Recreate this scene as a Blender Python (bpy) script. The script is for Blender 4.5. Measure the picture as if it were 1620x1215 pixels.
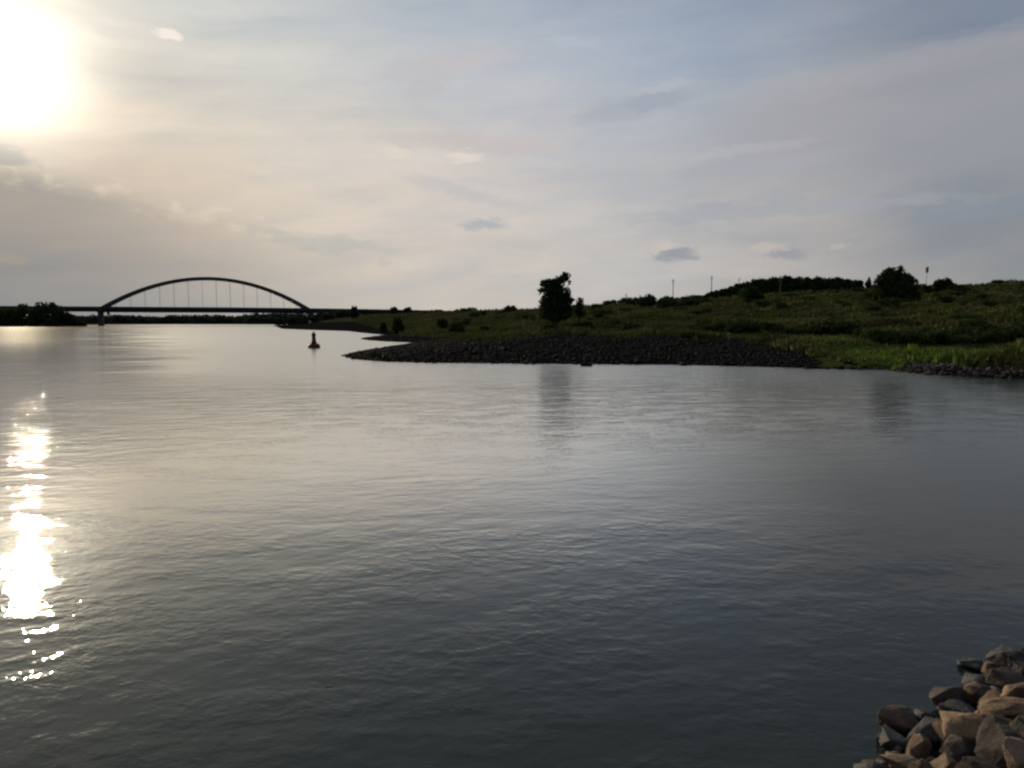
import bpy, bmesh, math, random
import numpy as np
from mathutils import Vector, Matrix, noise as mnoise

for o in list(bpy.data.objects): bpy.data.objects.remove(o)
SC = bpy.context.scene
COL = SC.collection
R = math.radians

# ------------------------------------------------------------------ camera
F = 1215.0                 # focal length in pixels of the 1620 px wide photo
CAMZ = 3.0
PITCH = R(4.63)
CT, ST = math.cos(PITCH), math.sin(PITCH)
cd = bpy.data.cameras.new('camera'); cam = bpy.data.objects.new('camera', cd); COL.objects.link(cam)
cd.sensor_width = 36; cd.lens = 36*F/1620; cd.clip_start = .1; cd.clip_end = 40000
cam.location = (0, 0, CAMZ); cam.rotation_euler = (R(90)-PITCH, 0, 0)
SC.camera = cam

def ray(px, py):
    u, v = (px-810)/F, (607.5-py)/F
    return Vector((u, CT+v*ST, v*CT-ST))
def at(px, py, Y):                      # world point seen at a pixel, at forward distance Y
    d = ray(px, py); return Vector((0, 0, CAMZ)) + d*(Y/d.y)
def on(px, py, z=0.0):                  # world point seen at a pixel, at height z
    d = ray(px, py); return Vector((0, 0, CAMZ)) + d*((z-CAMZ)/d.z)
HOR = 607.5-F*math.tan(PITCH)

# ------------------------------------------------------------------ sky and sun
SUN = ray(3, 102).normalized()
SUN_EL = math.asin(SUN.z); SUN_AZ = math.atan2(SUN.x, SUN.y)

class X:                                # tiny expression wrapper over Math nodes
    tree = None
    def __init__(s, v): s.v = v
    @staticmethod
    def m(op, *a, clamp=False):
        n = X.tree.nodes.new('ShaderNodeMath'); n.operation = op; n.use_clamp = clamp
        for i, q in enumerate(a):
            q = q.v if isinstance(q, X) else q
            if isinstance(q, (int, float)): n.inputs[i].default_value = q
            else: X.tree.links.new(q, n.inputs[i])
        return X(n.outputs[0])
    def __add__(s, o): return X.m('ADD', s, o)
    __radd__ = __add__
    def __sub__(s, o): return X.m('SUBTRACT', s, o)
    def __rsub__(s, o): return X.m('SUBTRACT', o, s)
    def __mul__(s, o): return X.m('MULTIPLY', s, o)
    __rmul__ = __mul__
    def __truediv__(s, o): return X.m('DIVIDE', s, o)
    def exp(s): return X.m('EXPONENT', s)
    def sat(s): return X.m('ADD', s, 0.0, clamp=True)
def sstep(x, a, b):
    n = X.tree.nodes.new('ShaderNodeMapRange'); n.interpolation_type = 'SMOOTHSTEP'
    X.tree.links.new(x.v, n.inputs['Value']); n.inputs['From Min'].default_value = a; n.inputs['From Max'].default_value = b
    n.inputs['To Min'].default_value = 0; n.inputs['To Max'].default_value = 1
    return X(n.outputs[0])
def cmb(x, y, z):
    n = X.tree.nodes.new('ShaderNodeCombineXYZ')
    for i, q in enumerate((x, y, z)):
        if isinstance(q, X): X.tree.links.new(q.v, n.inputs[i])
        else: n.inputs[i].default_value = q
    return n.outputs[0]
def nz(vec, scale, detail=3, rough=.5, dist=0):
    n = X.tree.nodes.new('ShaderNodeTexNoise'); n.inputs['Scale'].default_value = scale
    n.inputs['Detail'].default_value = detail; n.inputs['Roughness'].default_value = rough
    n.inputs['Distortion'].default_value = dist
    X.tree.links.new(vec, n.inputs['Vector']); return X(n.outputs['Fac'])
def mixc(fac, a, b, mode='MIX'):
    n = X.tree.nodes.new('ShaderNodeMix'); n.data_type = 'RGBA'; n.blend_type = mode; n.clamp_factor = True
    def put(sock, q):
        if isinstance(q, X): q = q.v
        if isinstance(q, (int, float)): sock.default_value = q
        elif isinstance(q, tuple): sock.default_value = (*q[:3], 1)
        else: X.tree.links.new(q, sock)
    put(n.inputs[0], fac); put(n.inputs[6], a); put(n.inputs[7], b)
    return n.outputs[2]
def vop(op, a, b=None, scale=None):
    n = X.tree.nodes.new('ShaderNodeVectorMath'); n.operation = op
    for i, q in enumerate((a, b)):
        if q is None: continue
        if isinstance(q, (tuple, Vector)): n.inputs[i].default_value = tuple(q)
        else: X.tree.links.new(q, n.inputs[i])
    if scale is not None:
        if isinstance(scale, X): X.tree.links.new(scale.v, n.inputs['Scale'])
        else: n.inputs['Scale'].default_value = scale
    return n.outputs['Value'] if op in ('DOT_PRODUCT', 'LENGTH') else n.outputs['Vector']

def lin(c): return tuple(((v/255)/12.92 if v <= 10 else ((v/255+.055)/1.055)**2.4) for v in c)

W = bpy.data.worlds.new('World'); SC.world = W; W.use_nodes = True
nt = W.node_tree; nt.nodes.clear(); X.tree = nt
SKY_K = 0.1
tc = nt.nodes.new('ShaderNodeTexCoord'); D = tc.outputs['Generated']
sp = nt.nodes.new('ShaderNodeSeparateXYZ'); nt.links.new(D, sp.inputs[0])
dx, dy, dz = (X(sp.outputs[i]) for i in range(3))
az = X.m('ARCTAN2', dx, dy)*57.29578
el = X.m('ARCSINE', dz)*57.29578
sky = nt.nodes.new('ShaderNodeTexSky'); sky.sky_type = 'NISHITA'; sky.sun_disc = False
sky.sun_elevation = SUN_EL; sky.sun_rotation = SUN_AZ; sky.air_density = 1.0; sky.dust_density = 1.5; sky.ozone_density = 1.5
# veil of thin high cloud: smooth blend of the tones it has in different directions
pts = [((110, 30), (180, 186, 184), 60), ((250, 60), (184, 195, 198), 60), ((400, 90), (198, 208, 210), 60), ((400, 200), (214, 211, 204), 60), ((810, -40), (172, 186, 206), 60), ((1150, 20), (148, 165, 188), 60), ((1640, -20), (112, 130, 155), 60),
       ((1500, 90), (138, 146, 160), 90), ((1620, 280), (146, 150, 158), 60), ((1620, 440), (146, 146, 143), 60), ((1215, 250), (183, 182, 184), 60), ((1215, 430), (186, 178, 170), 60),
       ((810, 420), (197, 191, 182), 60), ((810, 230), (220, 212, 208), 60), ((480, 270), (242, 218, 192), 60), ((170, 225), (246, 213, 170), 60), ((520, 430), (184, 182, 174), 60),
       ((20, 380), (158, 152, 146), 90), ((30, 470), (132, 134, 136), 90), ((330, 450), (163, 164, 160), 90), ((250, 380), (172, 167, 160), 90), ((150, 330), (166, 159, 152), 90), ((150, 440), (142, 144, 145), 90), ((620, 330), (218, 207, 198), 60), ((1000, 340), (196, 194, 192), 60), ((300, 290), (242, 211, 176), 90), ((1000, 90), (176, 190, 208), 60), ((600, 60), (188, 200, 210), 60)]
acc = None; wsum = None
def addpt(d, c, k, wt=1.0):
    global acc, wsum
    dot = X(vop('DOT_PRODUCT', D, tuple(d)))
    w = ((dot-1.0)*k).exp()*wt
    cv = vop('SCALE', tuple(c), scale=w)
    acc = cv if acc is None else vop('ADD', acc, cv)
    wsum = w if wsum is None else wsum+w
for (p, c, k) in pts: addpt(ray(*p).normalized(), lin(c), k*1.9)
def dirae(a, e): a, e = R(a), R(e); return (math.sin(a)*math.cos(e), math.cos(a)*math.cos(e), math.sin(e))
for a, e, c in ((0, 60, (120, 138, 165)), (90, 20, (118, 126, 138)), (180, 15, (112, 118, 132)), (-100, 15, (150, 150, 150)), (180, 60, (95, 112, 145)), (-60, 45, (165, 175, 180)), (60, 45, (115, 125, 138)), (-12, 38, (168, 170, 172)), (20, 35, (128, 136, 146))):
    addpt(dirae(a, e), lin(c), 12)
inv = 1.0/(wsum+1e-9) if False else X.m('DIVIDE', 1.0, wsum+1e-9)
veil = vop('SCALE', acc, scale=inv)
# streaky modulation of the veil
warp = nz(cmb(az*.05, el*.12, 0.0), 1.0, 3)
st1 = nz(cmb(az*.045+warp*.8, el*.22+warp*1.2-az*.012, 1.7), 1.0, 6, .55)
st2 = nz(cmb(az*.11, el*.5-az*.03+warp*2.0, 5.1), 1.0, 5, .6)
br = (st1-.5)*.30+(st2-.5)*.24+1.0
hs = (st2-.5)*.30+(st1-.5)*.12
veil = vop('MULTIPLY', veil, cmb(br+hs*.7, br+hs*.15, br-hs*.5))
skyb = vop('SCALE', sky.outputs[0], scale=SKY_K)
veilmask = sstep(el+(st1-.5)*26+az*-.12, 40, 12)
veilm2 = veilmask*.20+.80
col = mixc(veilm2, skyb, veil)
# individual clouds seen in the photograph: (px, py, half width px, half height px, tilt, colour, strength, upper edge colour)
azn = az+(nz(cmb(az*.35, el*.7, 9.0), 1.0, 5, .62)-.5)*7.5
eln = el+(nz(cmb(az*.3, el*.9, 4.0), 1.0, 6, .65)-.5)*3.2
azf = az+(nz(cmb(az*.8, el*1.6, 2.0), 1.0, 4, .6)-.5)*2.2
elf = el+(nz(cmb(az*.7, el*2.0, 3.0), 1.0, 5, .65)-.5)*1.5
def ae(px, py):
    d = ray(px, py).normalized(); return math.degrees(math.atan2(d.x, d.y)), math.degrees(math.asin(d.z))
def blob(px, py, hw, hh, tilt, c, s, soft=(1.7, 0), fine=False):
    global col
    a0, e0 = ae(px, py); A, E = (azf, elf) if fine else (azn, eln)
    k = 57.3/F; ca = math.cos(math.radians(a0))**2
    ct, st_ = math.cos(R(tilt)), math.sin(R(tilt))
    x = A-a0; y = E-e0
    xr = (x*ct+y*st_)*(1/(hw*k*ca)); yr = (y*ct-x*st_)*(1/(hh*k*ca**.5))
    r = xr*xr+yr*yr
    m_ = sstep(r, *soft)*s
    col = mixc(m_, col, lin(c))
a3, e3 = ae(1020, 172); a4, e4 = ae(1640, 38)
edge2 = (eln*.5+elf*.5)-(az-a3)*((e4-e3)/(a4-a3))-e3
vm = sstep(edge2, .5, -1.6)*sstep(edge2, -9.5, -2.5)*sstep(az, ae(1020, 0)[0], ae(1300, 0)[0])*sstep(az, 50, 38)
col = mixc(vm*.6, col, lin((163, 161, 165)))
vr = sstep(edge2, -1.8, -.3)*sstep(edge2, .9, -.2)*sstep(az, ae(1060, 0)[0], ae(1280, 0)[0])*sstep(az, 50, 38)
col = mixc(vr*.35, col, lin((182, 177, 178)))

blob(1560, 215, 130, 30, 5, (150, 154, 160), .4)
blob(1560, 330, 150, 22, 3, (136, 144, 157), .6)
blob(1260, 330, 260, 13, 1, (160, 165, 173), .6)
blob(1190, 264, 120, 12, 3, (166, 170, 177), .6, fine=True)
blob(1150, 240, 130, 8, 4, (190, 188, 188), .35, fine=True)
blob(1000, 168, 100, 20, 8, (166, 170, 180), .6, (1.5, 0), True)
blob(1040, 160, 55, 11, 7, (156, 163, 178), .5, (1.6, 0), True)
blob(1045, 138, 55, 7, 9, (190, 190, 196), .4, fine=True)
blob(900, 180, 45, 7, 12, (196, 190, 190), .4, fine=True)
blob(700, 102, 105, 17, 8, (194, 189, 191), .6, (1.6, 0), True)
blob(672, 138, 38, 14, 20, (190, 186, 189), .5, fine=True)
blob(740, 226, 160, 13, -2, (198, 190, 186), .6, (1.6, 0), True)
blob(735, 247, 28, 10, 0, (232, 218, 206), .7, fine=True)
blob(625, 240, 30, 9, -5, (228, 215, 198), .6, fine=True)
blob(735, 305, 100, 11, -14, (186, 188, 192), .5, fine=True)
blob(765, 355, 38, 9, 0, (168, 176, 180), .8, fine=True)
blob(520, 385, 120, 12, -5, (178, 182, 178), .5)
blob(1068, 403, 34, 11, 0, (150, 153, 162), .9, fine=True)
blob(1048, 392, 20, 6, 10, (205, 196, 186), .6, fine=True)
blob(1245, 402, 34, 10, -6, (152, 155, 163), .85, fine=True)
blob(1215, 392, 30, 7, 5, (196, 188, 180), .6, fine=True)
blob(1325, 390, 16, 6, 15, (186, 180, 174), .6, fine=True)
blob(868, 400, 18, 8, 25, (206, 197, 186), .5, fine=True)
blob(610, 415, 10, 10, 20, (200, 188, 178), .6, fine=True)
blob(269, 55, 19, 7, -4, (250, 236, 226), .8, fine=True)
blob(905, 65, 40, 9, -5, (182, 190, 202), .5, fine=True)
# the cloud bank low on the left with a ragged edge
a1, e1 = ae(0, 268); a2, e2 = ae(620, 400)
sl = (e2-e1)/(a2-a1)
edge = (eln*.35+elf*.65)-(az-a1)*sl-e1
bank = sstep(edge, .7, -.9)*sstep(az, ae(720, 0)[0], ae(120, 0)[0])
col = mixc(bank*.40, col, mixc(sstep(el, 1.0, 7.5), lin((134, 137, 141)), lin((160, 153, 146))))
rim = sstep(edge, -1.3, -.1)*sstep(edge, 1.6, .1)*sstep(az, ae(560, 0)[0], ae(330, 0)[0])*sstep(nz(cmb(az*.5, el*.8, 7.0), 1.0, 3), .46, .62)
col = mixc(rim*.32, col, lin((236, 220, 196)))
blob(8, 247, 46, 15, -6, (150, 146, 146), .9, fine=True)
blob(20, 410, 40, 8, 0, (168, 158, 140), .5, fine=True)
# aureole round the sun
dots = X(vop('DOT_PRODUCT', D, tuple(SUN)))
ang = X.m('ARCCOSINE', X.m('MINIMUM', dots, 1.0))*57.29578
shade = 1.0-sstep(edge, 1.0, -1.0)*sstep(az, -18, -30)*.9
g1 = ((ang/3.7)*(ang/3.7)*-1.0).exp()*1.15
g0 = ((ang/1.3)*(ang/1.3)*-1.0).exp()*1.5
g2 = (ang/-5.5).exp()*(.33-sstep(el, 14.0, 20.0)*.12)
g3 = (ang/-22.0).exp()*.0
glow = vop('ADD', vop('SCALE', (1.0, .90, .70), scale=g1*shade+g0), vop('SCALE', (1.0, .91, .78), scale=g2*shade))
glow = vop('ADD', glow, vop('SCALE', (1.0, .92, .8), scale=g3))
col = vop('ADD', col, glow)
bg = nt.nodes.new('ShaderNodeBackground'); bg.inputs['Strength'].default_value = SKY_K
nt.links.new(vop('SCALE', col, scale=1/SKY_K), bg.inputs['Color'])
wo = nt.nodes.new('ShaderNodeOutputWorld'); nt.links.new(bg.outputs[0], wo.inputs[0])
W.cycles.sampling_method = 'MANUAL'; W.cycles.sample_map_resolution = 1024

sl_ = bpy.data.lights.new('sun', 'SUN'); so = bpy.data.objects.new('sun', sl_); COL.objects.link(so)
sl_.energy = 3.0; sl_.angle = R(.5); sl_.color = (1, .82, .58)
so.rotation_euler = SUN.to_track_quat('Z', 'Y').to_euler()
vs = SC.view_settings; vs.view_transform = 'Standard'; vs.look = 'None'; vs.exposure = 0; vs.gamma = 1
SC.cycles.pixel_filter_type = 'BLACKMAN_HARRIS'; SC.cycles.filter_width = 2.4
SC.cycles.max_bounces = 6; SC.cycles.transparent_max_bounces = 8
SC.cycles.sample_clamp_indirect = 6

# ------------------------------------------------------------------ helpers
def tag(o, label=None, cat=None, group=None, kind=None):
    if label: o['label'] = label
    if cat: o['category'] = cat
    if group: o['group'] = group
    if kind: o['kind'] = kind
    return o
def empty(name, loc=(0, 0, 0), rz=0):
    o = bpy.data.objects.new(name, None); COL.objects.link(o); o.location = loc; o.rotation_euler = (0, 0, rz); o.empty_display_size = .2
    return o
def mesh_np(name, V, Fc, mat, parent=None, smooth=False):
    me = bpy.data.meshes.new(name); me.from_pydata([tuple(v) for v in V], [], [tuple(f) for f in Fc]); me.update()
    me.materials.append(mat)
    if smooth: me.shade_smooth()
    o = bpy.data.objects.new(name, me); COL.objects.link(o)
    if parent: o.parent = parent
    return o
def mesh_arr(name, V, quads, mat, parent=None, smooth=False, n=4):
    me = bpy.data.meshes.new(name); V = np.asarray(V, 'f4'); quads = np.asarray(quads, 'i4')
    me.vertices.add(len(V)); me.vertices.foreach_set('co', V.ravel())
    me.loops.add(quads.size); me.loops.foreach_set('vertex_index', quads.ravel())
    me.polygons.add(len(quads)); me.polygons.foreach_set('loop_start', np.arange(len(quads), dtype='i4')*n)
    me.update(calc_edges=True); me.validate(); me.materials.append(mat)
    if smooth: me.shade_smooth()
    o = bpy.data.objects.new(name, me); COL.objects.link(o)
    if parent: o.parent = parent
    return o
class MB:
    def __init__(s): s.v = []; s.f = []
    def box(s, c, d, rot=None):
        i = len(s.v); c = Vector(c)
        for x in (-.5, .5):
            for y in (-.5, .5):
                for z in (-.5, .5):
                    p = Vector((x*d[0], y*d[1], z*d[2]))
                    if rot: p = rot @ p
                    s.v.append(c+p)
        for f in ((0, 1, 3, 2), (4, 6, 7, 5), (0, 4, 5, 1), (2, 3, 7, 6), (0, 2, 6, 4), (1, 5, 7, 3)): s.f.append([i+k for k in f])
    def tube(s, ps, rs, n=8):
        ps = [Vector(p) for p in ps]; i0 = len(s.v)
        for k, p in enumerate(ps):
            t = (ps[min(k+1, len(ps)-1)]-ps[max(k-1, 0)]).normalized()
            a = t.orthogonal().normalized() if k == 0 else (a-t*a.dot(t)).normalized()
            b = t.cross(a)
            for q in range(n):
                w = 2*math.pi*q/n; s.v.append(p+(a*math.cos(w)+b*math.sin(w))*rs[k])
        for k in range(len(ps)-1):
            for q in range(n):
                a0 = i0+k*n+q; a1 = i0+k*n+(q+1) % n; s.f.append([a0, a1, a1+n, a0+n])
        s.f.append([i0+q for q in range(n)][::-1]); s.f.append([i0+(len(ps)-1)*n+q for q in range(n)])
    def lathe(s, prof, n=24):
        i0 = len(s.v)
        for r, z in prof:
            for q in range(n):
                w = 2*math.pi*q/n; s.v.append(Vector((r*math.cos(w), r*math.sin(w), z)))
        for k in range(len(prof)-1):
            for q in range(n):
                a0 = i0+k*n+q; a1 = i0+k*n+(q+1) % n; s.f.append([a0, a1, a1+n, a0+n])
        s.f.append([i0+q for q in range(n)][::-1]); s.f.append([i0+(len(prof)-1)*n+q for q in range(n)])
    def build(s, name, mat, parent=None, smooth=False): return mesh_np(name, s.v, s.f, mat, parent, smooth)

def newmat(name):
    m = bpy.data.materials.new(name); m.use_nodes = True; t = m.node_tree
    b = t.nodes['Principled BSDF']; X.tree = t; return m, t, b
def objco(t):
    n = t.nodes.new('ShaderNodeTexCoord'); return n.outputs['Object']
def geopos(t):
    n = t.nodes.new('ShaderNodeNewGeometry'); return n.outputs['Position']
def simple(name, c1, c2, scale, rough=.8, bump=0, bscale=8, metallic=0, world=False, spec=.3):
    m, t, b = newmat(name); co = geopos(t) if world else objco(t)
    f = sstep(nz(co, scale, 4, .6), .35, .65)
    t.links.new(mixc(f, c1, c2), b.inputs['Base Color'])
    b.inputs['Roughness'].default_value = rough; b.inputs['Metallic'].default_value = metallic
    b.inputs['Specular IOR Level'].default_value = spec
    if bump:
        bn = t.nodes.new('ShaderNodeBump'); bn.inputs['Strength'].default_value = .6; bn.inputs['Distance'].default_value = bump
        t.links.new(nz(co, bscale, 5, .65).v, bn.inputs['Height']); t.links.new(bn.outputs[0], b.inputs['Normal'])
    return m
def leafmat(name, c1, c2, scale):
    m, t, b = newmat(name); co = geopos(t)
    f = sstep(nz(co, scale, 3, .6), .35, .65); c = mixc(f, c1, c2)
    t.nodes.remove(b)
    d = t.nodes.new('ShaderNodeBsdfDiffuse'); t.links.new(c, d.inputs[0])
    tr = t.nodes.new('ShaderNodeBsdfTranslucent'); t.links.new(c, tr.inputs[0])
    mx = t.nodes.new('ShaderNodeMixShader'); mx.inputs[0].default_value = .22
    t.links.new(d.outputs[0], mx.inputs[1]); t.links.new(tr.outputs[0], mx.inputs[2])
    t.links.new(mx.outputs[0], t.nodes['Material Output'].inputs[0]); return m
M = {}
M['leaf_dark'] = leafmat('leaf_dark', (.018, .030, .012), (.048, .066, .026), .9)
M['leaf_mid'] = leafmat('leaf_mid', (.030, .048, .014), (.065, .085, .028), .8)
M['leaf_olive'] = leafmat('leaf_olive', (.040, .045, .016), (.065, .065, .028), .8)
M['leaf_far'] = leafmat('leaf_far', (.030, .036, .030), (.045, .052, .042), .05)  # greyer leaf colour with the distance haze painted in
def grassmat():
    m, t, b = newmat('tuft'); co = geopos(t); t.nodes.remove(b)
    at2 = t.nodes.new('ShaderNodeAttribute'); at2.attribute_name = 'lush'; L = X(at2.outputs['Fac'])
    c = mixc(sstep(nz(co, .09, 5, .65), .38, .62), (.070, .088, .026), (.150, .158, .054))
    c = mixc(sstep(nz(cmb_scale(co, (.12, .5, 1)), 1, 4, .7), .48, .6)*.6, c, (.095, .068, .034))
    c = mixc(sstep(nz(cmb_scale(co, (.2, .6, 1)), 1.3, 4, .7), .46, .60)*.65, c, (.022, .030, .011))
    c = mixc(L, c, (.13, .20, .040))
    d = t.nodes.new('ShaderNodeBsdfDiffuse'); t.links.new(c, d.inputs[0]); tr = t.nodes.new('ShaderNodeBsdfTranslucent'); t.links.new(c, tr.inputs[0])
    mx = t.nodes.new('ShaderNodeMixShader'); mx.inputs[0].default_value = .12; t.links.new(d.outputs[0], mx.inputs[1]); t.links.new(tr.outputs[0], mx.inputs[2])
    t.links.new(mx.outputs[0], t.nodes['Material Output'].inputs[0]); return m
def cmb_scale(co, v): return vop('MULTIPLY', co, v)
M['tuft'] = grassmat()
M['bark'] = simple('bark', (.05, .04, .03), (.09, .075, .06), 6, .9, .02, 20)
M['dead_wood'] = simple('dead_wood', (.05, .043, .038), (.08, .07, .065), 6, .9)
M['steel'] = simple('steel', (.020, .022, .03), (.03, .033, .042), .4, .55, world=True)
M['hanger'] = simple('hanger', (.06, .065, .075), (.08, .085, .09), .4, .5)
M['concrete'] = simple('concrete', (.03, .03, .032), (.05, .05, .05), .6, .9, world=True)
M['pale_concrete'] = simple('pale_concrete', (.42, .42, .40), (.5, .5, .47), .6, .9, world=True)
M['red_paint'] = simple('red_paint', (.13, .010, .010), (.085, .009, .009), 3, .5)
M['dark_paint'] = simple('dark_paint', (.012, .012, .012), (.03, .025, .02), 4, .5)
M['pole'] = simple('pole', (.12, .10, .09), (.18, .16, .15), 4, .8)
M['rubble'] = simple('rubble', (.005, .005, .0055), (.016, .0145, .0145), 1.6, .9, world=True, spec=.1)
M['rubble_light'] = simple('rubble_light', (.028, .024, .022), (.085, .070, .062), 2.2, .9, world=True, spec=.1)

def stonemat(name, cols, wet=0):
    m, t, b = newmat(name); co = geopos(t)
    f = sstep(nz(co, 2.2, 3, .6), .38, .62); f2 = sstep(nz(co, 9, 5, .7), .4, .7); f3 = sstep(nz(co, 45, 4, .7), .3, .75)
    c = mixc(f, cols[0], cols[1]); c = mixc(f2*.75, c, cols[2]); c = mixc(sstep(nz(co, 14, 4, .7), .60, .68)*.5, c, tuple(min(1.8*v, .5) for v in cols[1])); c = mixc(f3*.35, c, tuple(.55*v for v in cols[0]))
    sz = t.nodes.new('ShaderNodeSeparateXYZ'); t.links.new(co, sz.inputs[0]); wl = 1.0-sstep(X(sz.outputs[2])+(nz(co, 6, 3)-.5)*.08, .03, .075)
    c = mixc(wl*.75, c, (.012, .012, .010))
    t.links.new(c, b.inputs['Base Color']); b.inputs['Roughness'].default_value = .55 if wet else .85
    b.inputs['Specular IOR Level'].default_value = .5 if wet else .3
    bn = t.nodes.new('ShaderNodeBump'); bn.inputs['Strength'].default_value = .8; bn.inputs['Distance'].default_value = .022
    h = nz(co, 30, 6, .7)+nz(co, 8, 3, .6)*1.5
    t.links.new(h.v, bn.inputs['Height']); t.links.new(bn.outputs[0], b.inputs['Normal']); return m
M['stone_tan'] = stonemat('stone_tan', ((.20, .135, .085), (.29, .20, .13), (.13, .09, .065)))
M['stone_grey'] = stonemat('stone_grey', ((.058, .046, .038), (.10, .080, .065), (.036, .029, .024)))
M['stone_dark'] = stonemat('stone_dark', ((.016, .014, .013), (.035, .029, .026), (.01, .009, .009)), 1)
M['stone_brown'] = stonemat('stone_brown', ((.10, .065, .042), (.16, .105, .07), (.06, .04, .03)))

# ------------------------------------------------------------------ shoreline and terrain
def yd(px, py): p = on(px, py); return (p.x, p.y)
front = [yd(*p) for p in ((432, 515.6), (446, 520.3), (500, 522.4), (552, 524), (572, 526.5), (590, 528.3), (610, 529.5), (592, 532.5), (577, 534.5), (571, 536.2),
         (580, 538), (605, 540), (640, 541.5), (658, 542.5), (645, 545), (618, 549), (585, 553.5), (558, 559), (546, 562.5), (551, 566), (575, 569.5), (620, 572),
         (700, 574), (800, 575), (930, 576), (1060, 577), (1180, 579), (1290, 583), (1350, 584), (1400, 584), (1440, 590), (1480, 593), (1540, 597), (1620, 599))]
right = [(36, 38), (48, 33), (58, 26), (54, 18), (40, 13), (24, 10), (14, 8.6), (8, 7.6)]
near = [yd(*p) for p in ((1660, 1010), (1600, 1030), (1560, 1052), (1530, 1085), (1500, 1108), (1470, 1140), (1425, 1150), (1398, 1180), (1380, 1215), (1340, 1290))]
left = [(-.2, 3.4), (-6, 3.0), (-14, 1.5), (-30, -6), (-60, -30), (-200, -120), (-900, -500), (-9000, -4000), (0, -9000), (9000, -4000), (9000, 9000), (300, 9000), (-10, 2500), (-120, 1100)]
polyA = np.array(front+right+near+left)
lb = [(-9000, 430), (-1400, 470)]+[yd(*p) for p in ((-140, 516.8), (0, 515.9), (60, 515.7), (112, 515.2), (125, 514.2), (145, 513.4), (300, 513.0), (440, 512.9), (490, 512.9))]+[(-150, 1000), (-125, 1200), (-10, 2600), (290, 9000), (-9000, 9000)]
polyB = np.array(lb)
def sdist(P, poly):                       # signed distance, positive inside
    x, y = P[:, 0], P[:, 1]; n = len(poly); best = np.full(len(P), 1e18); ins = np.zeros(len(P), bool)
    for i in range(n):
        ax, ay = poly[i]; bx, by = poly[(i+1) % n]; ex, ey = bx-ax, by-ay
        t = np.clip(((x-ax)*ex+(y-ay)*ey)/(ex*ex+ey*ey+1e-12), 0, 1)
        best = np.minimum(best, (x-ax-t*ex)**2+(y-ay-t*ey)**2)
        c = ((ay > y) != (by > y)) & (x < (bx-ax)*(y-ay)/(by-ay+1e-12)+ax); ins ^= c
    return np.where(ins, 1, -1)*np.sqrt(best)
def vnoise(x, y, s, seed=0):              # smooth value noise in numpy
    x = x*s+seed*17.3; y = y*s+seed*9.1; xi = np.floor(x).astype(np.int64); yi = np.floor(y).astype(np.int64); fx = x-xi; fy = y-yi
    fx = fx*fx*(3-2*fx); fy = fy*fy*(3-2*fy)
    def h(a, b): v = np.sin((a*127.1+b*311.7+seed*74.7))*43758.5453; return v-np.floor(v)
    return (h(xi, yi)*(1-fx)+h(xi+1, yi)*fx)*(1-fy)+(h(xi, yi+1)*(1-fx)+h(xi+1, yi+1)*fx)*fy-.5
# feature rows: for each column, rows of (forward distance, picture row) the ground passes through
FX = np.array([430, 500, 570, 640, 740, 850, 1000, 1100, 1190, 1300, 1380, 1450, 1540, 1620, 2200.])
rows = [  # distance, heights in metres
    (30,  np.full(15, 1.3)),
    ]
def hz(ds, pys): ds = np.array(ds, float); pys = np.array(pys, float); return CAMZ+(HOR-pys)/F*ds
D1 = np.array([300, 260, 190, 110, 82, 80, 78, 76, 72, 68, 60, 58, 56, 54, 50.])
P1 = np.array([511, 513, 521, 530, 533, 531, 532, 531, 529, 533, 534, 534, 533, 533, 533.])
D2 = np.array([360, 320, 250, 150, 105, 95, 92, 90, 84, 80, 76, 74, 72, 70, 66.])
P2 = np.array([509.5, 510, 514, 520, 523, 522, 521, 520, 514, 515, 516, 515, 514, 513, 512.])
D3 = np.array([430, 400, 360, 280, 180, 140, 130, 125, 120, 120, 120, 120, 120, 120, 120.])
P3 = np.array([507, 506, 504, 505, 505, 503, 498, 494, 486, 480, 482, 482, 478, 476, 474.])
D4 = np.array([560, 540, 470, 420, 330, 260, 210, 200, 190, 185, 180, 175, 170, 168, 165.])
P4 = np.array([506, 503, 497, 495.5, 491.5, 489, 479, 474, 466, 460, 458.5, 455, 449.5, 446, 440.])
Hs = [hz(D1, P1), hz(D2, P2), hz(D3, P3), hz(D4, P4)]; Ds = [D1, D2, D3, D4]
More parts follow.
